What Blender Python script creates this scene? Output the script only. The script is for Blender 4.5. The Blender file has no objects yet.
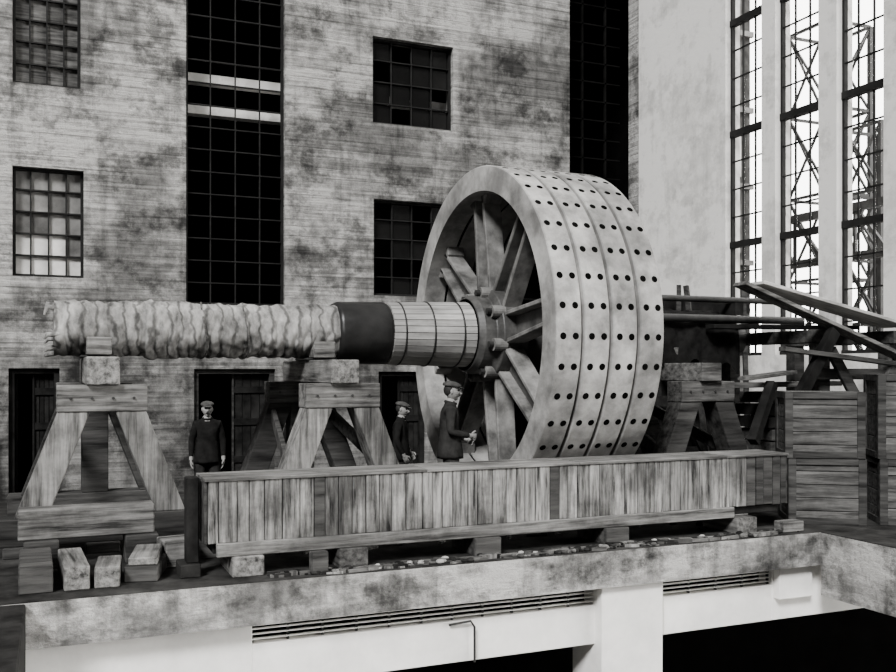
import bpy, math, random
from mathutils import Vector, Matrix, noise
random.seed(7)
S = bpy.context.scene
PI = math.pi

# ------------------------------------------------------------------ materials
def g(v): return (v, v*0.98, v*0.94, 1)

def mk(name, dark, light, scale=(1,1,1), nscale=3.0, rough=.8, bump=.2, island=0.0, metallic=0.0, lo=.35, hi=.65, blotch=0.0, wraps=0.0, spec=.12):
    m = bpy.data.materials.new(name); m.use_nodes = True
    nt = m.node_tree; N = nt.nodes; L = nt.links
    b = N['Principled BSDF']; b.inputs['Roughness'].default_value = rough; b.inputs['Metallic'].default_value = metallic
    b.inputs['Specular IOR Level'].default_value = spec
    tc = N.new('ShaderNodeTexCoord'); mp = N.new('ShaderNodeMapping'); mp.inputs['Scale'].default_value = scale
    L.new(tc.outputs['Object'], mp.inputs['Vector'])
    geo = N.new('ShaderNodeNewGeometry')
    nz = N.new('ShaderNodeTexNoise'); nz.noise_dimensions = '4D'
    nz.inputs['Scale'].default_value = nscale; nz.inputs['Detail'].default_value = 8; nz.inputs['Roughness'].default_value = .65
    L.new(mp.outputs[0], nz.inputs['Vector'])
    mul = N.new('ShaderNodeMath'); mul.operation = 'MULTIPLY'; mul.inputs[1].default_value = 30 if island else 0
    L.new(geo.outputs['Random Per Island'], mul.inputs[0]); L.new(mul.outputs[0], nz.inputs['W'])
    mr = N.new('ShaderNodeMapRange'); mr.inputs['From Min'].default_value = lo; mr.inputs['From Max'].default_value = hi
    L.new(nz.outputs['Fac'], mr.inputs['Value'])
    mx = N.new('ShaderNodeMix'); mx.data_type = 'RGBA'
    mx.inputs['A'].default_value = g(dark); mx.inputs['B'].default_value = g(light)
    L.new(mr.outputs[0], mx.inputs['Factor'])
    out = mx.outputs['Result']
    def mulc(fac):
        nonlocal out
        m2 = N.new('ShaderNodeMix'); m2.data_type = 'RGBA'; m2.blend_type = 'MULTIPLY'; m2.inputs['Factor'].default_value = 1
        L.new(out, m2.inputs['A']); L.new(fac, m2.inputs['B']); out = m2.outputs['Result']
    if island:
        r = N.new('ShaderNodeMapRange'); r.inputs['To Min'].default_value = 1-island; r.inputs['To Max'].default_value = 1
        L.new(geo.outputs['Random Per Island'], r.inputs['Value']); mulc(r.outputs[0])
    if blotch:
        n2 = N.new('ShaderNodeTexNoise'); n2.inputs['Scale'].default_value = 1.4; n2.inputs['Detail'].default_value = 6; n2.inputs['Roughness'].default_value = .65
        L.new(tc.outputs['Object'], n2.inputs['Vector'])
        r = N.new('ShaderNodeMapRange'); r.inputs['From Min'].default_value = .40; r.inputs['From Max'].default_value = .56
        r.inputs['To Min'].default_value = 1-blotch; r.inputs['To Max'].default_value = 1
        L.new(n2.outputs['Fac'], r.inputs['Value']); mulc(r.outputs[0])
    if wraps:
        wv = N.new('ShaderNodeTexWave'); wv.bands_direction = 'X'; wv.inputs['Scale'].default_value = 2.1; wv.inputs['Distortion'].default_value = 6
        wv.inputs['Detail'].default_value = 3; wv.inputs['Detail Scale'].default_value = 1.6; L.new(tc.outputs['Object'], wv.inputs['Vector'])
        r = N.new('ShaderNodeMapRange'); r.inputs['From Max'].default_value = .25
        r.inputs['To Min'].default_value = 1-wraps; r.inputs['To Max'].default_value = 1
        L.new(wv.outputs['Fac'], r.inputs['Value']); mulc(r.outputs[0])
    L.new(out, b.inputs['Base Color'])
    if bump:
        bp = N.new('ShaderNodeBump'); bp.inputs['Strength'].default_value = bump; bp.inputs['Distance'].default_value = .02
        L.new(nz.outputs['Fac'], bp.inputs['Height']); L.new(bp.outputs[0], b.inputs['Normal'])
    return m

def board_concrete(name, dark, light, board=.19, horiz='X', linedark=.5, con=1.0, big=.45, stz=8, sth=.25, bumpk=.6, low_shade=0):
    m = bpy.data.materials.new(name); m.use_nodes = True
    nt = m.node_tree; N = nt.nodes; L = nt.links; b = N['Principled BSDF']; b.inputs['Roughness'].default_value = .9; b.inputs['Specular IOR Level'].default_value = .15
    tc = N.new('ShaderNodeTexCoord'); sp = N.new('ShaderNodeSeparateXYZ'); L.new(tc.outputs['Object'], sp.inputs[0])
    def M(op, a, bb=None):
        n = N.new('ShaderNodeMath'); n.operation = op
        for i, v in enumerate((a, bb)):
            if v is None: continue
            if isinstance(v, (int, float)): n.inputs[i].default_value = v
            else: L.new(v, n.inputs[i])
        return n.outputs[0]
    def NZ(scale, s, det=6, rg=.6):
        mp = N.new('ShaderNodeMapping'); mp.inputs['Scale'].default_value = scale; L.new(tc.outputs['Object'], mp.inputs[0])
        n = N.new('ShaderNodeTexNoise'); n.inputs['Scale'].default_value = s; n.inputs['Detail'].default_value = det; n.inputs['Roughness'].default_value = rg
        L.new(mp.outputs[0], n.inputs['Vector']); return n.outputs['Fac']
    def R(v, a, b_, c, d):
        n = N.new('ShaderNodeMapRange'); n.inputs['From Min'].default_value = a; n.inputs['From Max'].default_value = b_
        n.inputs['To Min'].default_value = c; n.inputs['To Max'].default_value = d; L.new(v, n.inputs['Value']); return n.outputs[0]
    zz = M('DIVIDE', sp.outputs['Z'], board)
    row = M('FLOOR', zz); fr = M('FRACT', zz)
    wn = N.new('ShaderNodeTexWhiteNoise'); wn.noise_dimensions = '1D'; L.new(row, wn.inputs['W'])
    hx = M('ADD', M('DIVIDE', sp.outputs[horiz], 6.3), M('MULTIPLY', wn.outputs['Value'], 9))
    col = M('FLOOR', hx)
    cb = N.new('ShaderNodeCombineXYZ'); L.new(row, cb.inputs[0]); L.new(col, cb.inputs[1])
    w2 = N.new('ShaderNodeTexWhiteNoise'); w2.noise_dimensions = '2D'; L.new(cb.outputs[0], w2.inputs['Vector'])
    line = R(fr, 0.0, 0.16, linedark, 1)
    st = NZ((sth, sth, stz), 1.6, 8, .7); bl = NZ((1, 1, 1), big, 7, .65); fine = NZ((1, 1, 1), 5, 8, .75)
    bl2 = NZ((.8, .8, .9), 1.7, 6, .7); lm = NZ((.5, .5, 3), .9, 4); drip = NZ((3, 3, .35), 1.2, 5, .6)
    v = M('MULTIPLY', R(st, .38, .60, 1-.45*con, 1.12), R(bl, .42, .56, 1-.6*con, 1.15))
    v = M('MULTIPLY', v, R(fine, .35, .62, 1-.45*con, 1.12))
    v = M('MULTIPLY', v, R(bl2, .38, .50, 1-.6*con, 1.05))
    v = M('MULTIPLY', v, R(drip, .36, .5, 1-.35*con, 1.05))
    v = M('MULTIPLY', v, R(w2.outputs['Value'], 0, 1, 1-.25*con, 1.08))
    ln = M('ADD', line, R(lm, .40, .58, 0, .5)); ln = M('MINIMUM', ln, 1)
    v = M('MULTIPLY', v, ln)
    if low_shade:   # shade on the lower wall, painted into the colour
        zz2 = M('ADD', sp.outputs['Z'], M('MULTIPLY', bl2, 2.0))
        v = M('MULTIPLY', v, R(zz2, 1.6, 4.2, 1-low_shade, 1))
    rr = N.new('ShaderNodeMapRange'); rr.inputs['To Min'].default_value = dark; rr.inputs['To Max'].default_value = light
    rr.inputs['From Min'].default_value = .06; rr.inputs['From Max'].default_value = .95
    L.new(v, rr.inputs['Value'])
    c = N.new('ShaderNodeCombineColor')
    L.new(rr.outputs[0], c.inputs[0]); L.new(M('MULTIPLY', rr.outputs[0], .98), c.inputs[1]); L.new(M('MULTIPLY', rr.outputs[0], .94), c.inputs[2])
    L.new(c.outputs[0], b.inputs['Base Color'])
    bp = N.new('ShaderNodeBump'); bp.inputs['Strength'].default_value = bumpk; bp.inputs['Distance'].default_value = .03
    L.new(v, bp.inputs['Height']); L.new(bp.outputs[0], b.inputs['Normal'])
    return m

M_wall = board_concrete('board_marked_concrete', .012, .38, low_shade=.5)
M_wallr = board_concrete('plastered_concrete', .16, .66, board=1.9, horiz='Y', linedark=.97, con=.4, stz=1.2, sth=.8, bumpk=.2, low_shade=.4)
M_slab = board_concrete('stained_concrete', .008, .42, board=.38, linedark=.8, big=.9, sth=.8, stz=3)
M_floor = mk('grimy_floor', .008, .05, nscale=2.5, bump=.3, blotch=.4, spec=.03)
M_white = mk('whitewashed_plaster', .72, .93, nscale=1.5, bump=.1, blotch=.08)
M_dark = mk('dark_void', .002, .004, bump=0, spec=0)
M_wx = mk('timber_grain_x', .025, .28, scale=(.6, 9, 9), nscale=2, island=.45, bump=.4, blotch=.5)
M_wy = mk('timber_grain_y', .025, .26, scale=(9, .6, 9), nscale=2, island=.45, bump=.4, blotch=.5)
M_wz = mk('timber_grain_z', .025, .31, scale=(9, 9, .6), nscale=2, island=.35, bump=.4, blotch=.5)
M_mx = mk('aged_timber', .010, .08, scale=(.6, 6, 6), nscale=2, island=.5, bump=.4)
M_clad = mk('weathered_boards', .02, .42, scale=(9, 9, .8), nscale=2.4, island=.45, bump=.35, blotch=.6)
M_crate = mk('crate_boards', .025, .19, scale=(.8, 6, 9), nscale=2.2, island=.45, bump=.3, blotch=.4)
M_dkwood = mk('dark_wood', .005, .024, scale=(1, 1, 1), nscale=4, island=.5, bump=.3, spec=.05)
M_rim = mk('cast_rim_metal', .12, .46, nscale=2.6, rough=.6, bump=.2, island=.12, blotch=.42, lo=.3, hi=.66, spec=.3)
M_spoke = mk('cast_spoke_metal', .06, .27, nscale=3, rough=.6, bump=.15, island=.1, blotch=.4, spec=.2)
M_hub = mk('hub_metal', .03, .12, nscale=3, rough=.5, bump=.15, blotch=.4, spec=.3)
M_hole = mk('bolt_hole_dark', .002, .005, bump=0, rough=.8, spec=0)
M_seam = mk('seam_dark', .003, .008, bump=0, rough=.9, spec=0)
M_cloth = mk('burlap_wrap', .06, .36, scale=(2, 1, 1), nscale=4, rough=.95, bump=.5, lo=.3, hi=.65, blotch=.45, wraps=.6)
M_tarp = mk('black_tarred_band', .005, .018, nscale=4, rough=.4, bump=.3, spec=.35)
M_stave = mk('stave_lagging', .28, .64, scale=(.5, 6, 6), nscale=2, island=.35, bump=.2, blotch=.25)
M_iron = mk('dark_iron', .008, .03, nscale=5, rough=.5, bump=.1, spec=.3)
M_frame = mk('window_steel', .006, .016, nscale=5, rough=.7, bump=0)
M_gdk = mk('dark_glass', .004, .01, nscale=2, rough=.15, bump=0, island=.5, spec=.3)
M_glt = mk('frosted_glass', .5, .85, nscale=2, rough=.4, bump=0, island=.25)
M_gmid = mk('dusty_glass', .10, .28, nscale=2, rough=.3, bump=0, island=.5)
M_skin = mk('skin', .19, .25, nscale=9, rough=.6, bump=0)
M_coat = mk('dark_wool_coat', .005, .014, nscale=9, rough=.95, bump=.3, spec=.03)
M_coat2 = mk('grey_wool_jacket', .012, .03, nscale=9, rough=.95, bump=.3, spec=.03)
M_trou = mk('trousers', .012, .03, nscale=9, rough=.95, bump=.3, spec=.03)
M_cap = mk('cap_cloth', .03, .07, nscale=12, rough=.95, bump=.2)
M_hair = mk('hair', .01, .03, nscale=12, bump=0)
M_shirt = mk('shirt', .25, .35, nscale=12, bump=0)
M_ground = mk('gravel_ground', .2, .4, nscale=4)
M_brick = mk('sooty_brick', .02, .08, nscale=4)

def glass_mat():
    m = bpy.data.materials.new('clear_window_glass'); m.use_nodes = True
    nt = m.node_tree; N = nt.nodes; L = nt.links; N.remove(N['Principled BSDF'])
    t = N.new('ShaderNodeBsdfTransparent'); gl = N.new('ShaderNodeBsdfGlossy'); gl.inputs['Roughness'].default_value = .05
    a = N.new('ShaderNodeMixShader'); a.inputs[0].default_value = .06; L.new(t.outputs[0], a.inputs[1]); L.new(gl.outputs[0], a.inputs[2])
    L.new(a.outputs[0], N['Material Output'].inputs['Surface']); return m
M_glass = glass_mat()

# ------------------------------------------------------------------ mesh builder
class MB:
    def __init__(s): s.v = []; s.f = []; s.m = []; s.sm = []; s.mats = []
    def mi(s, mat):
        if mat not in s.mats: s.mats.append(mat)
        return s.mats.index(mat)
    def add(s, vs, fs, mat, smooth=False):
        o = len(s.v); i = s.mi(mat)
        s.v += [tuple(v) for v in vs]
        for f in fs: s.f.append(tuple(o+k for k in f)); s.m.append(i); s.sm.append(smooth)
    HF = [(0,3,2,1),(4,5,6,7),(0,1,5,4),(1,2,6,5),(2,3,7,6),(3,0,4,7)]
    def hexa(s, bot, top, mat): s.add(list(bot)+list(top), s.HF, mat)
    def box(s, x0, x1, y0, y1, z0, z1, mat):
        s.hexa([(x0,y0,z0),(x1,y0,z0),(x1,y1,z0),(x0,y1,z0)], [(x0,y0,z1),(x1,y0,z1),(x1,y1,z1),(x0,y1,z1)], mat)
    def slant(s, xb, zb, xt, zt, y0, y1, w, mat):
        h = w/2
        s.hexa([(xb-h,y0,zb),(xb+h,y0,zb),(xb+h,y1,zb),(xb-h,y1,zb)], [(xt-h,y0,zt),(xt+h,y0,zt),(xt+h,y1,zt),(xt-h,y1,zt)], mat)
    def beam(s, p1, p2, w, h, mat, up=(0,0,1)):
        p1 = Vector(p1); p2 = Vector(p2); d = (p2-p1).normalized(); up = Vector(up)
        sd = d.cross(up)
        if sd.length < 1e-3: sd = d.cross(Vector((0,1,0)))
        sd.normalize(); u = sd.cross(d)
        sd = sd*w/2; u = u*h/2
        s.hexa([p1-sd-u, p1+sd-u, p1+sd+u, p1-sd+u], [p2-sd-u, p2+sd-u, p2+sd+u, p2-sd+u], mat)
    def tube(s, pts, rad, n, mat, smooth=True):
        pts = [Vector(p) for p in pts]; vs = []; fs = []
        for i, p in enumerate(pts):
            d = (pts[min(i+1, len(pts)-1)]-pts[max(i-1, 0)]).normalized()
            a = d.cross(Vector((0,0,1)))
            if a.length < .1: a = d.cross(Vector((0,1,0)))
            a.normalize(); b = d.cross(a); r = rad[i] if isinstance(rad, (list, tuple)) else rad
            for k in range(n):
                t = 2*PI*k/n; vs.append(p+a*math.cos(t)*r+b*math.sin(t)*r)
        for i in range(len(pts)-1):
            for k in range(n):
                k2 = (k+1) % n; fs.append((i*n+k, i*n+k2, (i+1)*n+k2, (i+1)*n+k))
        s.add(vs, fs, mat, smooth)
        s.add(vs[:n], [tuple(range(n))], mat); s.add(vs[-n:], [tuple(range(n-1, -1, -1))], mat)
    def lathe(s, prof, yc, zc, n, mat, fn=None, smooth=True, closed=False):
        vs = []; fs = []
        for x, r in prof:
            for k in range(n):
                t = 2*PI*k/n; rr = r+(fn(x, t) if fn else 0)
                vs.append((x, yc+rr*math.cos(t), zc+rr*math.sin(t)))
        R = len(prof)
        for i in range(R if closed else R-1):
            j = (i+1) % R
            for k in range(n):
                k2 = (k+1) % n; fs.append((i*n+k, i*n+k2, j*n+k2, j*n+k))
        s.add(vs, fs, mat, smooth)
    def ell(s, c, r, mat, nu=16, nv=10, fn=None, R=None):
        c = Vector(c); vs = []; fs = []
        for j in range(nv+1):
            ph = -PI/2+PI*j/nv
            for i in range(nu):
                t = 2*PI*i/nu
                p = Vector((math.cos(ph)*math.cos(t), math.cos(ph)*math.sin(t), math.sin(ph)))
                p = Vector((p.x*r[0], p.y*r[1], p.z*r[2]))
                if fn: p = fn(p)
                if R: p = R @ p
                vs.append(c+p)
        for j in range(nv):
            for i in range(nu):
                i2 = (i+1) % nu; fs.append((j*nu+i, j*nu+i2, (j+1)*nu+i2, (j+1)*nu+i))
        s.add(vs, fs, mat, True)
    def obj(s, name, parent=None, bevel=0.0, xf=None):
        me = bpy.data.meshes.new(name)
        vs = [tuple(xf @ Vector(v)) for v in s.v] if xf else s.v
        me.from_pydata(vs, [], s.f)
        for m in s.mats: me.materials.append(m)
        me.polygons.foreach_set('material_index', s.m); me.polygons.foreach_set('use_smooth', s.sm)
        me.update()
        import bmesh
        bm = bmesh.new(); bm.from_mesh(me); bmesh.ops.recalc_face_normals(bm, faces=bm.faces); bm.to_mesh(me); bm.free()
        o = bpy.data.objects.new(name, me); S.collection.objects.link(o)
        if bevel:
            b = o.modifiers.new('Bevel', 'BEVEL'); b.width = bevel; b.segments = 1; b.limit_method = 'ANGLE'; b.angle_limit = 1.0
        if parent: o.parent = parent
        return o
def empty(name, loc=(0,0,0)):
    e = bpy.data.objects.new(name, None); S.collection.objects.link(e); e.location = loc; e.empty_display_size = .2; return e

# ------------------------------------------------------------------ room shell
YB = 17.4; XR = 12.0; ZF = -.37
def cells(a0, a1, z0, z1, ops):
    A = sorted({a0, a1, *[o[0] for o in ops], *[o[1] for o in ops]}); Z = sorted({z0, z1, *[o[2] for o in ops], *[o[3] for o in ops]})
    for i in range(len(A)-1):
        run = None
        for j in range(len(Z)-1):
            ca = (A[i]+A[i+1])/2; cz = (Z[j]+Z[j+1])/2
            solid = not any(o[0] < ca < o[1] and o[2] < cz < o[3] for o in ops)
            if solid:
                run = [run[0] if run else Z[j], Z[j+1]]
            if (not solid or j == len(Z)-2) and run:
                yield A[i], A[i+1], run[0], run[1]; run = None
back_ops = [(2.22, 4.04, 3.03, 10.4), (5.78, 7.5, 6.7, 8.4), (5.8, 7.5, 3.3, 5.2), (-.64, .49, 3.43, 5.3), (-.64, .44, 6.72, 8.6),
            (2.36, 3.85, ZF, 1.85), (-.7, .1, ZF, 1.86), (5.9, 6.9, ZF, 1.8), (10.23, 12.0, ZF, 10.8)]
b = MB()
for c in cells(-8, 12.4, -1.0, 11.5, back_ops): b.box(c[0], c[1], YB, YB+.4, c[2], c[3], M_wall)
b.obj('wall_back')
rw = []; rw_win = [(13.5, 14.5), (12.12, 13.15), (10.77, 11.72), (9.4, 10.37), (8.0, 9.0)]
for a, c in rw_win: rw.append((a, c, 2.1, 9.6))
b = MB()
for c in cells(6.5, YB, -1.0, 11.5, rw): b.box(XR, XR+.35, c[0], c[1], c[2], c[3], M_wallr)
b.obj('wall_right')
b = MB(); 
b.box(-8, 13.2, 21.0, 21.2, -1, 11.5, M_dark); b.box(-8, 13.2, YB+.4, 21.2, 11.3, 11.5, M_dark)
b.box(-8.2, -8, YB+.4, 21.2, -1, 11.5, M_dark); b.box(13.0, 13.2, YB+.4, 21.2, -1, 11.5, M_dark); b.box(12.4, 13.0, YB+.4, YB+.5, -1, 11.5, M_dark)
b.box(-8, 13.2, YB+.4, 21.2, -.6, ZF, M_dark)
b.obj('wall_inner_hall')
b = MB(); b.box(-8, XR-.01, 12.6, YB-.01, ZF-.25, ZF, M_floor); b.obj('floor')
b = MB(); b.box(-6, 11.98, 8.05, 12.58, -.38, -.012, M_slab); b.box(-6, 11.98, 8.06, 12.58, -.012, 0, M_floor)
b.obj('concrete_platform')
b = MB(); b.box(8.0, 11.98, 3.5, 8.04, -.72, -.012, M_slab); b.box(8.0, 11.98, 3.5, 8.04, -.012, 0, M_floor); b.obj('concrete_gallery')
b = MB(); b.box(-5, -.2, 3.5, 8.04, -.72, -.01, M_dkwood); b.obj('concrete_gallery.001', bevel=.012)
b = MB()
for c in cells(-6, 11.98, -1.0, -.385, [(1.62, 5.2, -.60, -.44), (6.0, 7.48, -.60, -.44)]): b.box(c[0], c[1], 8.25, 8.5, c[2], c[3], M_white)
b.box(5.15, 5.9, 8.12, 8.7, -4.2, -.385, M_white)
b.box(-1.4, -.6, 8.12, 8.7, -4.2, -.385, M_white)
b.box(7.5, 7.98, 8.15, 8.6, -.75, -.385, M_white)
b.obj('wall_under_platform', bevel=.006)
b = MB()
for x0, x1 in ((1.62, 5.2), (6.0, 7.48)):
    b.box(x0, x1, 8.46, 8.495, -.60, -.44, M_dark)
    for k in range(3): b.box(x0, x1, 8.29, 8.32, -.572+k*.045, -.562+k*.045, M_white)
    n = int((x1-x0)/.3)
    for k in range(n+1): x = x0+(x1-x0-.02)*k/n; b.box(x, x+.02, 8.3, 8.33, -.60, -.44, M_iron)
b.obj('vent_grille')
b = MB(); b.box(-6, 12, 9.6, 9.8, -4.2, -.62, M_dark); b.obj('wall_basement')
b = MB(); b.box(-8, 14, -2, 9.6, -4.4, -4.2, M_dark); b.obj('floor_pit')
b = MB(); b.tube([(3.5, 8.22, -.62), (3.72, 8.2, -.60), (3.76, 8.2, -.66), (3.76, 8.2, -1.0)], .012, 8, M_iron); b.obj('conduit_pipe')

# ------------------------------------------------------------------ windows
def win_y(name, x0, x1, z0, z1, cols, rows, gm, y=YB+.12, t=.035, rowmat=None):
    b = MB(); F = .05
    b.box(x0, x0+F, y, y+.08, z0, z1, M_frame); b.box(x1-F, x1, y, y+.08, z0, z1, M_frame)
    b.box(x0+F, x1-F, y, y+.08, z0, z0+F, M_frame); b.box(x0+F, x1-F, y, y+.08, z1-F, z1, M_frame)
    for i in range(1, cols): x = x0+(x1-x0)*i/cols; b.box(x-t/2, x+t/2, y+.01, y+.06, z0, z1, M_frame)
    for j in range(1, rows): z = z0+(z1-z0)*j/rows; b.box(x0, x1, y+.005, y+.055, z-t/2, z+t/2, M_frame)
    if gm or rowmat:
        for i in range(cols):
            for j in range(rows):
                xa = x0+(x1-x0)*i/cols; xb = x0+(x1-x0)*(i+1)/cols; za = z0+(z1-z0)*j/rows; zb = z0+(z1-z0)*(j+1)/rows
                mm = rowmat(i, j) if rowmat else gm
                if mm: b.box(xa+.01, xb-.01, y+.065, y+.07, za+.01, zb-.01, mm)
    return b.obj(name)
def lit(i, j):
    return M_glt if j == 0 or (j == 1 and i < 3) else M_gmid
win_y('window_1', -.64, .49, 3.43, 5.3, 4, 5, None, rowmat=lit, t=.025)
win_y('window_2', -.64, .44, 6.72, 8.6, 4, 5, None, t=.025, rowmat=lambda i, j: M_crate)
win_y('window_3', 2.22, 4.04, 3.03, 10.4, 4, 18, None, t=.02)
win_y('window_4', 5.78, 7.5, 6.7, 8.4, 4, 4, None, t=.02, rowmat=lambda i, j: M_gdk if random.random() < .5 else None)
win_y('window_5', 5.8, 7.5, 3.3, 5.2, 4, 5, None, t=.02, rowmat=lambda i, j: M_gdk if random.random() < .5 else None)
b = MB()
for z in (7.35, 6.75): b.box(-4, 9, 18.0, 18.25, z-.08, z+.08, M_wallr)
b.obj('trim_inner_beams')
b = MB()
for x in (10.3, 10.9, 11.5): b.box(x, x+.04, YB+.6, YB+.66, ZF, 10.8, M_seam)
for k in range(16): b.box(10.23, 11.9, YB+.6, YB+.65, 4+k*.43, 4.03+k*.43, M_seam)
b.obj('window_6')
def win_x(name, y0, y1, z0, z1):
    b = MB(); x = XR+.12; F = .05
    b.box(x, x+.08, y0, y0+F, z0, z1, M_frame); b.box(x, x+.08, y1-F, y1, z0, z1, M_frame)
    H = (8.55-z0)/3
    zs = [z0, z0+H, z0+2*H, z0+3*H, z1]
    for z in zs: b.box(x-.02, x+.1, y0, y1, z-.06, z+.06, M_frame)
    for i in (1, 2): y = y0+(y1-y0)*i/3; b.box(x+.02, x+.05, y-.014, y+.014, z0, z1, M_frame)
    for k in range(3):
        for j in range(1, 4): z = zs[k]+H*j/4; b.box(x+.02, x+.05, y0, y1, z-.013, z+.013, M_frame)
        for i in range(3):
            for j in range(4):
                if random.random() < .8:
                    b.box(x+.055, x+.06, y0+(y1-y0)*i/3+.01, y0+(y1-y0)*(i+1)/3-.01, zs[k]+H*j/4+.01, zs[k]+H*(j+1)/4-.01, M_glass)
    return b.obj(name)
for k, (a, c) in enumerate(rw_win): win_x('window_%d' % (7+k), a, c, 2.1, 9.6)
def door(name, x0, x1, z1, fm=M_mx):
    b = MB(); y = YB+.08
    b.box(x0, x0+.09, y, y+.2, ZF, z1, fm); b.box(x1-.09, x1, y, y+.2, ZF, z1, fm); b.box(x0+.09, x1-.09, y, y+.2, z1-.09, z1, fm)
    xm = (x0+x1)/2; n = 4
    for k in range(n):
        xa = xm+(x1-.09-xm)*k/n; xb = xm+(x1-.09-xm)*(k+1)/n
        b.box(xa+.006, xb-.006, y+.12, y+.16, ZF+.02, z1-.09, M_dkwood)
    for z in (.1, .8, 1.4): b.box(xm, x1-.09, y+.09, y+.12, z, z+.12, M_dkwood)
    b.box(xm-.03, xm, y+.08, y+.14, ZF, z1-.09, fm)
    b.box(x0+.1, x0+.14, y+.2, y+.2+(xm-x0), ZF+.02, z1-.09, M_dkwood)
    return b.obj(name)
door('door_1', 2.36, 3.85, 1.85); door('door_2', -.7, .1, 1.86, M_dkwood); door('door_3', 5.9, 6.9, 1.8, M_dkwood)

# ------------------------------------------------------------------ outside
b = MB(); b.box(12.5, 60, -10, 60, -.7, -.5, M_ground); b.obj('ground')
def lattice(name, x, y, w, h):
    b = MB()
    cs = [(x-w/2, y-w/2), (x+w/2, y-w/2), (x+w/2, y+w/2), (x-w/2, y+w/2)]
    for cx, cy in cs: b.beam((cx, cy, -.5), (cx, cy, h), .12, .12, M_iron)
    n = int(h/w/1.3)
    for k in range(n):
        z0 = -.5+(h+.5)*k/n; z1 = -.5+(h+.5)*(k+1)/n
        for i in range(4):
            a = cs[i]; c = cs[(i+1) % 4]
            b.beam((*a, z0), (*c, z1), .06, .06, M_iron)
            if i % 2: b.beam((*c, z0), (*a, z1), .06, .06, M_iron)
            b.beam((*a, z1), (*c, z1), .08, .08, M_iron)
    return b.obj(name)
lattice('steel_lattice_tower', 21.5, 21.3, 1.6, 12); lattice('steel_lattice_tower.001', 21, 19.0, 1.2, 8.5)
b = MB(); X0 = 18.0; b.beam((X0, 13, 4.6), (X0, 20.0, 4.6), .2, .2, M_iron); b.beam((X0, 13, 5.8), (X0, 20.0, 5.8), .2, .2, M_iron)
for k in range(7): b.beam((X0, 13+k, 4.6), (X0, 14+k, 5.8), .09, .09, M_iron); b.beam((X0, 14+k, 4.6), (X0, 14+k, 5.8), .07, .07, M_iron)
for y in (13.2, 19.7): b.beam((X0, y, -.5), (X0, y, 4.5), .25, .25, M_iron)
b.obj('steel_gantry')
b = MB(); b.box(14, 18.6, 21.4, 30, -.5, 14, M_brick)
for j in range(6):
    z = .8+j*2.2
    for k in range(4): b.box(14.35+k*1.08, 15.0+k*1.08, 21.36, 21.4, z, z+1.4, M_glt if (j+k) % 3 == 0 else M_gmid)
    b.box(13.95, 18.65, 21.3, 21.4, z-.35, z-.2, M_gmid)
b.obj('outbuilding')

# ------------------------------------------------------------------ shaft and flywheel
YC = 11.19; ZC = 2.295
shaft = empty('wrapped_shaft', (1.6, YC, ZC))
def par(o, e):
    o.parent = e; o.matrix_parent_inverse = Matrix.Translation(-e.location); return o
b = MB()
def base_r(x):
    return .290+.02*(x > .95)+.012*(x > 2.05)+.012*math.sin(x*2.1)
def wrap(x, t):
    p = x/.14+.4*math.sin(t+x*.9)+1.1*noise.noise(Vector((x*1.3, math.cos(t), math.sin(t))))
    return .022*abs(math.sin(PI*p))**.5-.010+.034*noise.noise(Vector((x*4, 1.8*math.cos(t), 1.8*math.sin(t))))+.018*noise.noise(Vector((x*14, 4*math.cos(t), 4*math.sin(t))))
prof = [(0.0, .02), (0.0, .2)]+[(0.01+3.22*i/420, base_r(3.22*i/420)) for i in range(421)]
b.lathe(prof, YC, ZC, 80, M_cloth, wrap)
for x in (1.6, 2.08):
    pts = [(x+.03*math.sin(t*2), YC+(base_r(x)+.022)*math.cos(t), ZC+(base_r(x)+.022)*math.sin(t)) for t in [2*PI*k/40 for k in range(41)]]
    b.tube(pts, .009, 6, M_crate)
for k in range(11):
    a = random.uniform(.3, 6); pts = [(.05, YC+.27*math.cos(a), ZC+.27*math.sin(a)), (-.06, YC+.31*math.cos(a), ZC+.3*math.sin(a)), (-.09, YC+.3*math.cos(a), ZC+.26*math.sin(a)-.06)]
    b.tube(pts, [.04, .03, .012], 6, M_cloth)
par(b.obj('burlap_wrapping'), shaft)
b = MB()
b.lathe([(3.20, .3), (3.20, .37), (3.25, .385), (3.5, .39), (3.84, .395), (3.87, .38), (3.87, .3)], YC, ZC, 64, M_tarp, lambda x, t: .012*noise.noise(Vector((x*8, 3*math.cos(t), 3*math.sin(t)))))
b.lathe([(3.1, .25), (9.45, .25), (9.45, .01)], YC, ZC, 48, M_iron)
par(b.obj('tarred_band'), shaft)
b = MB(); n = 30
for k in range(n):
    a0 = 2*PI*(k+.05)/n; a1 = 2*PI*(k+.95)/n
    def P(x, r, a): return (x, YC+r*math.cos(a), ZC+r*math.sin(a))
    b.hexa([P(3.88, .36, a0), P(3.88, .36, a1), P(3.88, .395, a1), P(3.88, .395, a0)], [P(5.02, .38, a0), P(5.02, .38, a1), P(5.02, .43, a1), P(5.02, .43, a0)], M_stave)
b.lathe([(3.89, .355), (5.02, .375)], YC, ZC, 48, M_seam)
for x in (4.02, 4.4, 4.8):
    r = .397+.04*(x-3.88)/1.14; b.lathe([(x, r-.01), (x, r+.006), (x+.018, r+.006), (x+.018, r-.01)], YC, ZC, 60, M_iron)
par(b.obj('stave_lagging'), shaft)
b = MB()
b.lathe([(6.6, .3)]+[(6.62+2.6*i/120, .33) for i in range(121)]+[(9.22, .26)], YC, ZC, 60, M_dkwood, lambda x, t: .03*noise.noise(Vector((x*4, 2*math.cos(t), 2*math.sin(t))))+.015*abs(math.sin(x*22)))
par(b.obj('tarred_cloth_wrap'), shaft)

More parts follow.
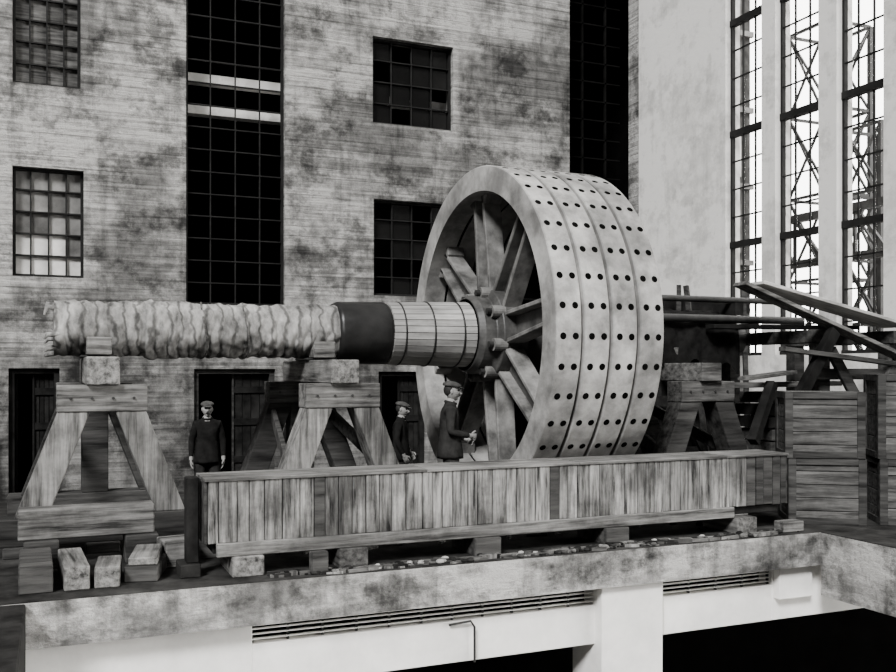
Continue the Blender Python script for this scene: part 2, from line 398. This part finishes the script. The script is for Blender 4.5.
RW = 2.2; XF = 5.12; SEG = .325; GAP = .045; RI = 1.88
wheel = empty('flywheel', (XF, YC, ZC))
b = MB()
for k in range(4):
    x0 = XF+k*(SEG+GAP); x1 = x0+SEG; c = .012
    b.lathe([(x0, RI), (x0, RW-c), (x0+c, RW), (x1-c, RW), (x1, RW-c), (x1, RI)], YC, ZC, 144, M_rim, smooth=False, closed=True)
    if k < 3: b.lathe([(x1, RI+.02), (x1, RW-.10), (x1+GAP, RW-.10), (x1+GAP, RI+.02)], YC, ZC, 96, M_seam, closed=True)
par(b.obj('rim'), wheel)
b = MB()
XE = XF+4*SEG+3*GAP
NH = 40
for k in range(4):
    x0 = XF+k*(SEG+GAP)
    for xo in (.085, .245):
        for i in range(NH):
            a = 2*PI*(i+.25)/NH; d = Vector((0, math.cos(a), math.sin(a))); c = Vector((x0+xo, YC, ZC))
            b.tube([c+d*(RW-.04), c+d*(RW+.002)], .040, 12, M_hole, False)
par(b.obj('bolt_holes'), wheel)
b = MB()
def spoke(a):
    d = Vector((0, math.cos(a), math.sin(a))); t = Vector((0, -math.sin(a), math.cos(a))); C = Vector((0, YC, ZC)); ex = Vector((1, 0, 0))
    def hx(r0, r1, t0a, t0b, t1a, t1b, xa, xb, m=M_spoke):
        f = lambda r, tt, x: C+d*r+t*tt+ex*x
        b.hexa([f(r0, t0a, xa), f(r0, t0b, xa), f(r0, t0b, xb), f(r0, t0a, xb)], [f(r1, t1a, xa), f(r1, t1b, xa), f(r1, t1b, xb), f(r1, t1a, xb)], m)
    xa = XF+.18; xb = XF+.44
    hx(.5, RI+.02, -.21, -.15, -.16, -.10, xa, xb); hx(.5, RI+.02, .15, .21, .10, .16, xa, xb)
    hx(.5, RI+.02, -.15, .15, -.10, .10, xa+.14, xa+.20, M_hub)
    hx(RI-.12, RI+.02, -.20, -.10, -.30, -.10, xa, xb); hx(RI-.12, RI+.02, .10, .20, .10, .30, xa, xb)
for k in range(8): spoke(math.radians(180-8+45*k))
par(b.obj('spokes', bevel=.012), wheel)
b = MB()
b.lathe([(XF-.14, .38), (XF-.14, .48), (XF-.06, .52), (XF+.1, .52), (XF+.15, .62), (XF+.5, .62), (XF+.55, .5), (XE+.1, .5), (XE+.1, .3)], YC, ZC, 64, M_hub, smooth=False)
b.lathe([(XF-.14, .25), (XF-.14, .48)], YC, ZC, 64, M_hub, smooth=False)
for k in range(8):
    a = math.radians(180-8+22.5+45*k); y = YC+.56*math.cos(a); z = ZC+.56*math.sin(a)
    b.tube([(XF+.02, y, z), (XF+.2, y, z)], .08, 16, M_spoke, False); b.tube([(XF-.04, y, z), (XF+.02, y, z)], .045, 6, M_iron, False)
par(b.obj('hub', bevel=.01), wheel)
b = MB(); b.lathe([(XE-.3, .45), (XE-.3, RI+.01), (XE-.22, RI+.01), (XE-.22, .45)], YC, ZC, 96, M_seam, smooth=False, closed=True)  # added disc, put in to darken the view between the spokes
par(b.obj('added_dark_disc'), wheel)
b = MB()
for sy in (-1, 1):
    y0 = YC+sy*.25; y1 = YC+sy*.75
    b.hexa([(XF+.1,min(y0,y1),0),(XE-.1,min(y0,y1),0),(XE-.1,max(y0,y1),0),(XF+.1,max(y0,y1),0)],
           [(XF+.1,min(y0,y1),.10 if sy>0 else .2),(XE-.1,min(y0,y1),.10 if sy>0 else .2),(XE-.1,max(y0,y1),.2 if sy>0 else .10),(XF+.1,max(y0,y1),.2 if sy>0 else .10)], M_wx)
b.obj('wheel_chock')

# ------------------------------------------------------------------ trestles
def trestle(name, X, rb, sill=.95, mats=(M_wx, M_wy, M_wz)):
    wx, wy, wz = mats
    e = empty(name, (X, YC, 0)); zt = ZC-rb; zs = .37
    b = MB()
    for Y, far in ((10.16, 0), (12.02, 1)):
        y0 = Y-.15; y1 = Y+.15
        b.box(X-sill, X+sill, y0-.03, y1+.03, .10, zs, M_mx)
        for dx in (-.75, 0, .75): b.box(X+dx-.16, X+dx+.16, y0-.1, y1+.1, 0, .10, M_mx)
        for s in (-1, 1): b.slant(X+s*.66, zs, X+s*.27, 1.41, y0, y1, .30, wz if not far else M_mx)
        b.box(X-.43, X+.43, y0-.015, y1+.015, 1.41, 1.68, wx)
        if far: b.box(X-.15, X+.15, y0, y1, zs, 1.41, M_mx)
        for s in (-.3, -.1, .1, .3): b.tube([(X+s, y0-.03, 1.545), (X+s, y0-.01, 1.545)], .016, 6, M_iron, False)
    b.beam((X-.55, 10.35, .75), (X-.38, 11.85, 1.25), .06, .16, M_mx); b.beam((X+.55, 10.35, .75), (X+.38, 11.85, 1.25), .06, .16, M_mx)
    par(b.obj('trestle_frame', bevel=.01), e)
    b = MB(); b.box(X-.16, X+.16, 9.93, 12.28, 1.68, zt-.03, wy)
    b.box(X-.19, X+.19, YC-.3, YC+.3, zt-.03, zt+.0, M_iron)
    for s in (-1, 1):
        y0 = YC+s*.13; y1 = YC+s*.42
        a, c = (y0, y1) if s > 0 else (y1, y0)
        b.hexa([(X-.13,a,zt),(X+.13,a,zt),(X+.13,c,zt),(X-.13,c,zt)], [(X-.13,a,zt+(.02 if s>0 else .2)),(X+.13,a,zt+(.02 if s>0 else .2)),(X+.13,c,zt+(.2 if s>0 else .02)),(X-.13,c,zt+(.2 if s>0 else .02))], wx)
    par(b.obj('cross_beam', bevel=.01), e)
trestle('timber_trestle', .46, .30); trestle('timber_trestle.001', 2.98, .32, .85); trestle('timber_trestle.002', 8.0, .34, .85, (M_crate, M_crate, M_mx))

# ------------------------------------------------------------------ long boarded box beam
e = empty('boarded_timber_box', (4.5, 8.6, .3))
b = MB(); x = 1.25
b.box(1.27, 7.76, 8.38, 8.82, .3, .84, M_dkwood)
while x < 7.76:
    w = random.uniform(.09, .17); x2 = min(x+w, 7.78)
    mm = M_mx if (x > 7.1 or random.random() < .07) else M_clad
    b.box(x+.004, x2-.004, 8.35-random.random()*.008, 8.38, .29+random.random()*.012, .845, mm)
    b.box(x+.003, x2-.003, 8.82, 8.85, .29, .845, mm); x = x2
for k in range(4): b.box(1.22, 1.25, 8.36+k*.12, 8.475+k*.12, .29, .845, M_mx)
for k in range(4): b.box(7.78, 7.81, 8.36+k*.12, 8.475+k*.12, .29, .845, M_mx)
x = 1.22
for w in (2.1, 1.7, 1.9, .89): b.box(x, x+w-.006, 8.33, 8.87, .845, .875, M_wx); x += w
par(b.obj('board_cladding', bevel=.004), e)
b = MB()
b.box(1.32, 7.0, 8.30, 8.35, .18, .30, M_wx); b.box(1.3, 7.7, 8.4, 8.8, .2, .29, M_dkwood)
for x0, mm in ((1.45, M_wy), (2.42, M_wy), (3.8, M_mx), (5.3, M_mx), (7.0, M_wy)): b.box(x0, x0+.28, 8.26, 8.86, 0, .18, mm); b.box(x0, x0+.28, 8.4, 8.8, .18, .2, mm)
par(b.obj('skids', bevel=.008), e)
b = MB(); b.box(1.08, 1.19, 8.45, 8.6, .12, .88, M_dkwood); b.box(1.02, 1.2, 8.4, 8.7, 0, .12, M_dkwood); b.obj('timber_post', bevel=.01)

# ------------------------------------------------------------------ crates
def crate(name, ox, oy, w, d, z0, z1, rot, n=5):
    b = MB(); t = .022; mdk = M_dkwood; x0 = 0; x1 = w; y0 = 0; y1 = d; h = z1-z0
    b.box(x0+t*2, x1-t*2, y0+t*2, y1-t*2, t, h-t, mdk)
    for k in range(n):
        za = h*k/n+.004; zb = h*(k+1)/n-.004
        b.box(x0+t, x1-t, y0+t, y0+2*t, za, zb, M_crate); b.box(x0+t, x1-t, y1-2*t, y1-t, za, zb, M_crate)
        b.box(x0+t, x0+2*t, y0+2*t, y1-2*t, za, zb, M_crate); b.box(x1-2*t, x1-t, y0+2*t, y1-2*t, za, zb, M_crate)
    m = 6
    for k in range(m):
        ya = y0+t+(y1-y0-2*t)*k/m+.003; yb = y0+t+(y1-y0-2*t)*(k+1)/m-.003; b.box(x0+t, x1-t, ya, yb, h-t, h, M_crate)
    for xa in (x0, x1-.09):
        b.box(xa, xa+.09, y0, y0+t, 0, h, M_mx); b.box(xa, xa+.09, y1-t, y1, 0, h, M_mx)
    for xs in (x0, x1-t):
        for ya in (y0+t, y1-t-.09): b.box(xs, xs+t, ya, ya+.09, 0, h, M_mx)
        for za in (0, h-.08): b.box(xs, xs+t, y0+t+.09, y1-t-.09, za, za+.08, M_mx)
    for za in (0, h-.08): b.box(x0+.09, x1-.09, y0, y0+t, za, za+.08, M_mx)
    o = b.obj(name, bevel=.004); o.location = (ox, oy, z0); o.rotation_euler = (0, 0, rot); return o
RC = math.radians(-33)
crate('wooden_crate', 8.05, 8.60, .88, .7, 0, .785, RC)
crate('wooden_crate.001', 8.01, 8.61, .90, .7, .785, 1.57, RC)
crate('wooden_crate.002', 8.97, 8.10, 1.0, .75, 0, .78, RC, 4)
crate('wooden_crate.003', 8.95, 8.11, 1.0, .75, .78, 1.78, RC-.03, 4)

# ------------------------------------------------------------------ pipes, planks and timber pile on the right
b = MB()
b.tube([(6.95, 11.0, 2.86), (10.75, 11.0, 2.86)], .045, 12, M_iron); b.tube([(6.95, 10.72, 2.56), (10.3, 10.72, 2.56)], .055, 12, M_iron)
for x in (7.1, 9.2): b.box(x, x+.15, 10.9, 11.4, 2.64, 2.815, M_dkwood)
for x in (7.0, 9.3): b.box(x, x+.1, 10.62, 11.1, 2.44, 2.505, M_dkwood)
b.obj('iron_pipe')
b = MB()
for x in (9.62, 10.9):
    for y in (9.7, 11.5): b.box(x-.1, x+.1, y-.1, y+.1, 0, 2.2, M_mx)
    b.box(x-.11, x+.11, 9.5, 11.7, 2.2, 2.38, M_mx)
b.box(9.3, 11.1, 9.5, 9.6, 1.0, 1.2, M_mx); b.box(9.3, 11.1, 9.5, 9.6, 1.7, 1.85, M_mx)
b.beam((9.5, 9.45, .1), (10.9, 9.45, 2.1), .06, .16, M_mx); b.beam((10.9, 9.38, .1), (9.5, 9.38, 2.1), .06, .16, M_mx)
for k in range(9):
    b.box(8.95-.12*random.random(), 10.4, 9.85, 10.5, .02+k*.17, .17+k*.17, random.choice([M_mx, M_dkwood]))
b.obj('timber_rack', bevel=.008)
b = MB()
for x in (7.4, 8.3, 9.2, 10.1, 11.0): b.box(x-.09, x+.09, 13.4, 13.58, ZF, 3.0, M_dkwood)
for z in (.3, 1.2, 2.1, 2.85): b.box(7.0, 11.6, 13.34, 13.4, z, z+.18, M_dkwood)
for k in range(24):
    x = 7.1+k*.185; b.box(x, x+.17, 13.6, 13.64, ZF, 1.9+random.random()*.8, M_dkwood)
b.beam((7.4, 13.3, ZF), (9.2, 13.3, 2.7), .06, .14, M_dkwood); b.beam((11.0, 13.3, ZF), (9.2, 13.3, 2.7), .06, .14, M_dkwood)
for x, l in ((9.7, .3), (10.4, -.25), (11.2, .2)): b.beam((x, 12.9, ZF), (x+l, 13.3, 3.3), .08, .08, M_mx)
b.obj('timber_staging')
b = MB()
b.beam((8.05, 9.45, 2.93), (10.75, 9.35, 2.0), .26, .05, M_wx)
b.beam((8.5, 9.75, 2.97), (11.0, 9.65, 2.45), .5, .045, M_stave)
b.beam((8.9, 10.2, 3.02), (11.2, 10.1, 2.5), .3, .05, M_wx)
b.beam((8.5, 10.6, 2.44), (11.0, 10.4, 2.46), .22, .06, M_dkwood)
b.beam((8.9, 9.3, 1.5), (9.5, 9.32, 2.35), .1, .16, M_dkwood)
b.beam((8.35, 10.15, 1.62), (10.3, 10.1, 1.64), .3, .07, M_crate)
b.beam((8.25, 9.6, 1.72), (9.4, 10.0, 1.80), .2, .05, M_crate)
b.beam((8.3, 9.5, .9), (8.8, 9.7, 1.65), .12, .14, M_dkwood)
b.beam((8.6, 9.3, 2.1), (10.6, 9.2, 1.9), .14, .06, M_mx)
b.obj('plank_pile', bevel=.005)
b = MB()
vs = []; fs = []; nx = 40; na = 40
for i in range(nx+1):
    x = 7.25+1.9*i/nx
    for k in range(na+1):
        u = -1+2*k/na; a = PI/2+u*1.75
        r = .40+.05*noise.noise(Vector((x*3, u*3, 0)))+.03*noise.noise(Vector((x*9, u*7, 3)))
        y = YC+r*math.cos(a)*(1.1); z = ZC+r*math.sin(a)
        if abs(u) > .8: z -= (abs(u)-.8)*1.6*(1+noise.noise(Vector((x*4, 5, 0)))); 
        vs.append((x, y, z))
for i in range(nx):
    for k in range(na): fs.append((i*(na+1)+k, i*(na+1)+k+1, (i+1)*(na+1)+k+1, (i+1)*(na+1)+k))
b.add(vs, fs, M_coat, True); b.obj('tarpaulin')

# ------------------------------------------------------------------ loose timbers and scraps
def block(name, x, y, z, lx, ly, lz, rot, mat):
    b = MB(); b.box(-lx/2, lx/2, -ly/2, ly/2, 0, lz, mat); o = b.obj(name, bevel=.01); o.location = (x, y, z); o.rotation_euler = (0, 0, rot); return o
block('timber_offcut', .16, 8.75, 0, .20, .9, .20, .05, M_wy)
block('timber_offcut.001', .44, 8.55, 0, .2, .5, .18, -.1, M_wy)
block('timber_offcut.002', .78, 8.75, 0, .28, .7, .14, -.25, M_mx)
block('timber_offcut.003', .77, 8.75, .14, .24, .65, .07, -.18, M_wy)
block('timber_offcut.004', -.14, 8.75, 0, .26, .9, .22, .02, M_mx)
block('timber_offcut.005', -.1, 9.48, 0, .3, .4, .26, .0, M_mx)
block('timber_offcut.006', .78, 9.48, 0, .3, .4, .26, .0, M_mx)
block('timber_offcut.007', 2.2, 8.16, 0, .16, .08, .2, .1, M_mx)
block('timber_offcut.008', 7.45, 9.15, 0, .5, .3, .3, .1, M_wx)
block('timber_offcut.009', 7.7, 8.22, 0, .3, .16, .12, .0, M_wx)
block('timber_offcut.010', .30, 9.5, .26, 1.2, .26, .28, .0, M_wx)
block('timber_offcut.011', 1.08, 9.1, 0, .3, .35, .24, .15, M_wx)
block('timber_offcut.012', 1.5, 9.35, 0, .45, .3, .3, .0, M_mx)
b = MB()
for k in range(190):
    x = random.uniform(1.8, 7.4); y = random.uniform(8.09, 8.23) if random.random() < .75 else random.uniform(8.9, 9.6)
    l = random.uniform(.05, .28); a = random.uniform(0, PI); h = random.uniform(.01, .04)
    if y < 8.3: a = random.uniform(-.35, .35)
    dx = l/2*math.cos(a); dy = min(l/2*math.sin(a), .05)
    b.beam((x-dx, y-dy, h/2+.001), (x+dx, y+dy, h/2+.001), random.uniform(.02, .06), h, random.choice([M_wx, M_clad, M_crate, M_dkwood, M_mx]))
b.obj('wood_scraps')
b = MB()
for k in range(160):
    x = random.uniform(2.0, 7.8); y = random.uniform(8.08, 8.25); r = random.uniform(.01, .035)
    b.ell((x, y, r*.6), (r*1.3, r, r*.7), random.choice([M_slab, M_mx, M_dkwood]), 7, 5)
b.obj('rubble')

# ------------------------------------------------------------------ people
def make_man(name, loc, ang, h, coat, wl, wr, el, er, curl=.5, tilt=0, head_yaw=0, hips=0):
    J = {'pelvis': (0, 0, .95), 'sp': (0, .01, 1.08), 'ch': (0, .015, 1.24), 'uc': (0, .01, 1.37), 'nb': (0, .005, 1.45), 'nt': (0, -.01, 1.53),
         'sL': (.16, .01, 1.38), 'eL': el, 'wL': wl, 'sR': (-.16, .01, 1.38), 'eR': er, 'wR': wr,
         'hL': (.095, 0, .87), 'kL': (.11, -.02, .49), 'aL': (.115, .02, .10), 'tL': (.13, -.12, .045),
         'hR': (-.095, 0, .87), 'kR': (-.11, -.02, .49), 'aR': (-.115, .02, .10), 'tR': (-.13, -.12, .045)}
    Rr = {'pelvis': (.155, .125), 'sp': (.15, .125), 'ch': (.165, .135), 'uc': (.14, .11), 'nb': (.075, .07), 'nt': (.055, .055),
          'sL': (.07, .07), 'eL': (.052, .052), 'wL': (.036, .036), 'sR': (.07, .07), 'eR': (.052, .052), 'wR': (.036, .036),
          'hL': (.105, .105), 'kL': (.08, .08), 'aL': (.062, .062), 'tL': (.045, .04), 'hR': (.105, .105), 'kR': (.08, .08), 'aR': (.062, .062), 'tR': (.045, .04)}
    E = [('pelvis', 'sp'), ('sp', 'ch'), ('ch', 'uc'), ('uc', 'nb'), ('nb', 'nt'), ('uc', 'sL'), ('sL', 'eL'), ('eL', 'wL'), ('uc', 'sR'), ('sR', 'eR'), ('eR', 'wR'),
         ('pelvis', 'hL'), ('hL', 'kL'), ('kL', 'aL'), ('aL', 'tL'), ('pelvis', 'hR'), ('hR', 'kR'), ('kR', 'aR'), ('aR', 'tR')]
    K = list(J); me = bpy.data.meshes.new('sk'); me.from_pydata([J[k] for k in K], [(K.index(a), K.index(c)) for a, c in E], [])
    o = bpy.data.objects.new('sk', me); S.collection.objects.link(o)
    o.modifiers.new('Skin', 'SKIN'); ss = o.modifiers.new('Sub', 'SUBSURF'); ss.levels = 2; ss.render_levels = 2
    for i, k in enumerate(K):
        me.skin_vertices[0].data[i].radius = Rr[k]; me.skin_vertices[0].data[i].use_root = (k == 'pelvis')
    dg = bpy.context.evaluated_depsgraph_get(); ev = o.evaluated_get(dg); m2 = bpy.data.meshes.new_from_object(ev)
    b = MB()
    for p in m2.polygons:
        c = p.center
        if c.z > 1.475 and abs(c.x) < .1: mt = M_skin
        elif c.z > 1.43 and c.y < -.02 and abs(c.x) < .045: mt = M_shirt
        elif c.z < .12: mt = M_hair
        elif c.z < .86 and abs(c.x) < .21 and min((c-Vector(wl)).length, (c-Vector(wr)).length) > .1: mt = M_trou
        else: mt = coat
        b.mi(mt); b.f.append(tuple(p.vertices)); b.m.append(b.mi(mt)); b.sm.append(True)
    b.v = [tuple(v.co) for v in m2.vertices]
    bpy.data.objects.remove(o)
    n = 40; vs = []; fs = []
    for j, (z, rx, ry) in enumerate([(1.12, .160, .120), (.98, .175, .140), (.84, .19, .155), (.80, .19, .155), (.81, .17, .13)]):
        for k in range(n):
            t = 2*PI*k/n; w = 1+.03*math.sin(6*t)*(j > 1); vs.append((rx*w*math.cos(t), .005+ry*w*math.sin(t), z))
    for j in range(4):
        for k in range(n): k2 = (k+1) % n; fs.append((j*n+k, j*n+k2, (j+1)*n+k2, (j+1)*n+k))
    b.add(vs, fs, coat, True)
    b.tube([(.062*math.cos(t), .062*math.sin(t), 1.462+.014*math.sin(t)) for t in [2*PI*k/20 for k in range(21)]], .018, 8, coat)
    for side, w, el_ in ((1, Vector(wl), Vector(el)), (-1, Vector(wr), Vector(er))):
        d = (w-el_).normalized(); inn = Vector((-side, 0, 0)); inn = (inn-d*inn.dot(d)).normalized(); fwd = d.cross(inn)*side
        if fwd.z > .3 or fwd.y < -.3: pass
        else: fwd = -fwd
        Rm = Matrix((fwd, inn, d)).transposed()
        b.tube([w-d*.03, w+d*.03], [.03, .028], 10, M_skin)
        b.ell(w+d*.055, (.042, .019, .055), M_skin, 12, 8, R=Rm)
        for fi, (off, ln) in enumerate(((.03, .072), (.01, .08), (-.011, .075), (-.031, .06))):
            p = w+d*.095+fwd*off; pts = [p-d*.02, p]; dd = d.copy(); q = p.copy()
            for s3 in range(3):
                ax = (dd*math.cos(curl)+inn*math.sin(curl)).normalized(); dd = ax; q = q+dd*ln*(.45, .32, .23)[s3]; pts.append(q.copy())
            b.tube(pts, [.0095, .0095, .009, .008, .006], 8, M_skin)
        p = w+d*.03+fwd*.03; b.tube([p, p+fwd*.03+d*.03, p+fwd*.035+d*.055+inn*.015, p+fwd*.03+d*.075+inn*.025], [.014, .012, .0105, .007], 8, M_skin)
    hb = MB()
    G = lambda x, z, cx, cz, sx, sz: math.exp(-((x-cx)/sx)**2-((z-cz)/sz)**2)
    def hf(p):
        q = p.copy()
        if q.z < 0:
            k = -q.z/.118; q.x *= 1-.24*k*k
            if p.y < 0: q.y = q.y*(1+.06*k)
            else: q.y *= 1-.45*k
        if q.z > 0: q.y += .01
        if p.y < 0:
            ax = abs(q.x)
            q.y -= .030*G(ax, q.z, 0, -.030, .013, .018)+.014*G(ax, q.z, 0, -.004, .010, .024)
            q.y += .013*G(ax, q.z, .031, .006, .015, .012)
            q.y -= .006*G(ax, q.z, .028, .030, .03, .010)
            q.y += .008*G(ax, q.z, 0, -.078, .035, .008)
            q.y -= .010*G(ax, q.z, 0, -.060, .022, .010)
            q.y -= .016*G(ax, q.z, 0, -.100, .026, .018)
            q.y -= .006*G(ax, q.z, .045, -.022, .018, .02)
        return q
    hb.ell((0, 0, 0), (.074, .092, .118), M_skin, 72, 56, hf)
    for s in (-1, 1):
        hb.ell((s*.031, -.073, .006), (.011, .008, .0065), M_hair, 10, 6)
        hb.ell((s*.030, -.086, .027), (.018, .005, .0035), M_hair, 10, 6); hb.ell((s*.075, .010, -.005), (.009, .018, .030), M_skin, 12, 10)
    hb.ell((0, -.088, -.067), (.021, .005, .0025), M_hair, 10, 6); hb.ell((0, -.092, -.054), (.026, .008, .006), M_hair, 12, 6)
    hb.ell((0, .030, .012), (.077, .076, .082), M_hair, 24, 14)
    hb.ell((0, .005, .070), (.096, .116, .048), M_cap, 32, 16, lambda p: Vector((p.x, p.y, max(p.z, -.016)+.12*max(0, p.y)*.5-.10*max(0, -p.y))))
    hb.ell((0, -.098, .046), (.062, .048, .008), M_cap, 20, 8, lambda p: Vector((p.x, p.y, p.z+.25*p.y)))
    HR = Matrix.Translation((0, -.02, 1.60)) @ Matrix.Rotation(head_yaw, 4, 'Z') @ Matrix.Rotation(tilt, 4, 'X')
    o_ = len(b.v); b.v += [tuple(HR @ Vector(v)) for v in hb.v]
    for f, mi, sm in zip(hb.f, hb.m, hb.sm): b.f.append(tuple(o_+i for i in f)); b.m.append(b.mi(hb.mats[mi])); b.sm.append(sm)
    ob = b.obj(name); ob.location = loc; ob.rotation_euler = (0, 0, ang); k = h/1.73; ob.scale = (k, k, k)
    return ob
make_man('man', (4.32, 10.1, 0), math.radians(72), 1.71, M_coat2, (.06, -.20, 1.02), (-.08, -.22, 1.07), (.225, .02, 1.12), (-.225, .02, 1.12), curl=.9, tilt=.05)
make_man('man.001', (2.12, 14.2, ZF), math.radians(-8), 1.75, M_coat, (.23, -.04, .88), (-.23, -.04, .88), (.225, .03, 1.12), (-.225, .03, 1.12), curl=.3)
make_man('man.002', (4.98, 13.6, ZF), math.radians(60), 1.72, M_coat, (.2, -.10, .92), (-.21, -.08, .9), (.225, .03, 1.12), (-.225, .03, 1.12), curl=.5, tilt=.15)
make_man('man.003', (3.38, 13.7, ZF), math.radians(-20), 1.68, M_coat, (.23, -.03, .88), (-.23, -.03, .88), (.225, .03, 1.12), (-.225, .03, 1.12), curl=.3)

# ------------------------------------------------------------------ light, world, camera
sun = bpy.data.lights.new('sun', 'SUN'); sun.energy = 7.2; sun.angle = math.radians(15)
so = bpy.data.objects.new('sun', sun); S.collection.objects.link(so)
so.rotation_euler = Vector((.62, .70, -.80)).to_track_quat('-Z', 'Y').to_euler()
w = bpy.data.worlds.new('World'); S.world = w; w.use_nodes = True; nt = w.node_tree; N = nt.nodes; L = nt.links
bg = N['Background']; bg.inputs['Color'].default_value = (1, .985, .955, 1)
tc = N.new('ShaderNodeTexCoord'); sp = N.new('ShaderNodeSeparateXYZ'); L.new(tc.outputs['Generated'], sp.inputs[0])
mr = N.new('ShaderNodeMapRange'); mr.inputs['From Min'].default_value = .50; mr.inputs['From Max'].default_value = .64
mr.inputs['To Min'].default_value = .20; mr.inputs['To Max'].default_value = 10.0; L.new(sp.outputs['X'], mr.inputs['Value']); L.new(mr.outputs[0], bg.inputs['Strength'])

cam = bpy.data.cameras.new('camera'); co = bpy.data.objects.new('camera', cam); S.collection.objects.link(co)
co.location = (0, 0, 1.83); co.rotation_euler = (PI/2, 0, math.radians(-23))
cam.sensor_width = 36; cam.lens = 36*930/896; cam.shift_y = 34/896; cam.clip_end = 200
S.camera = co
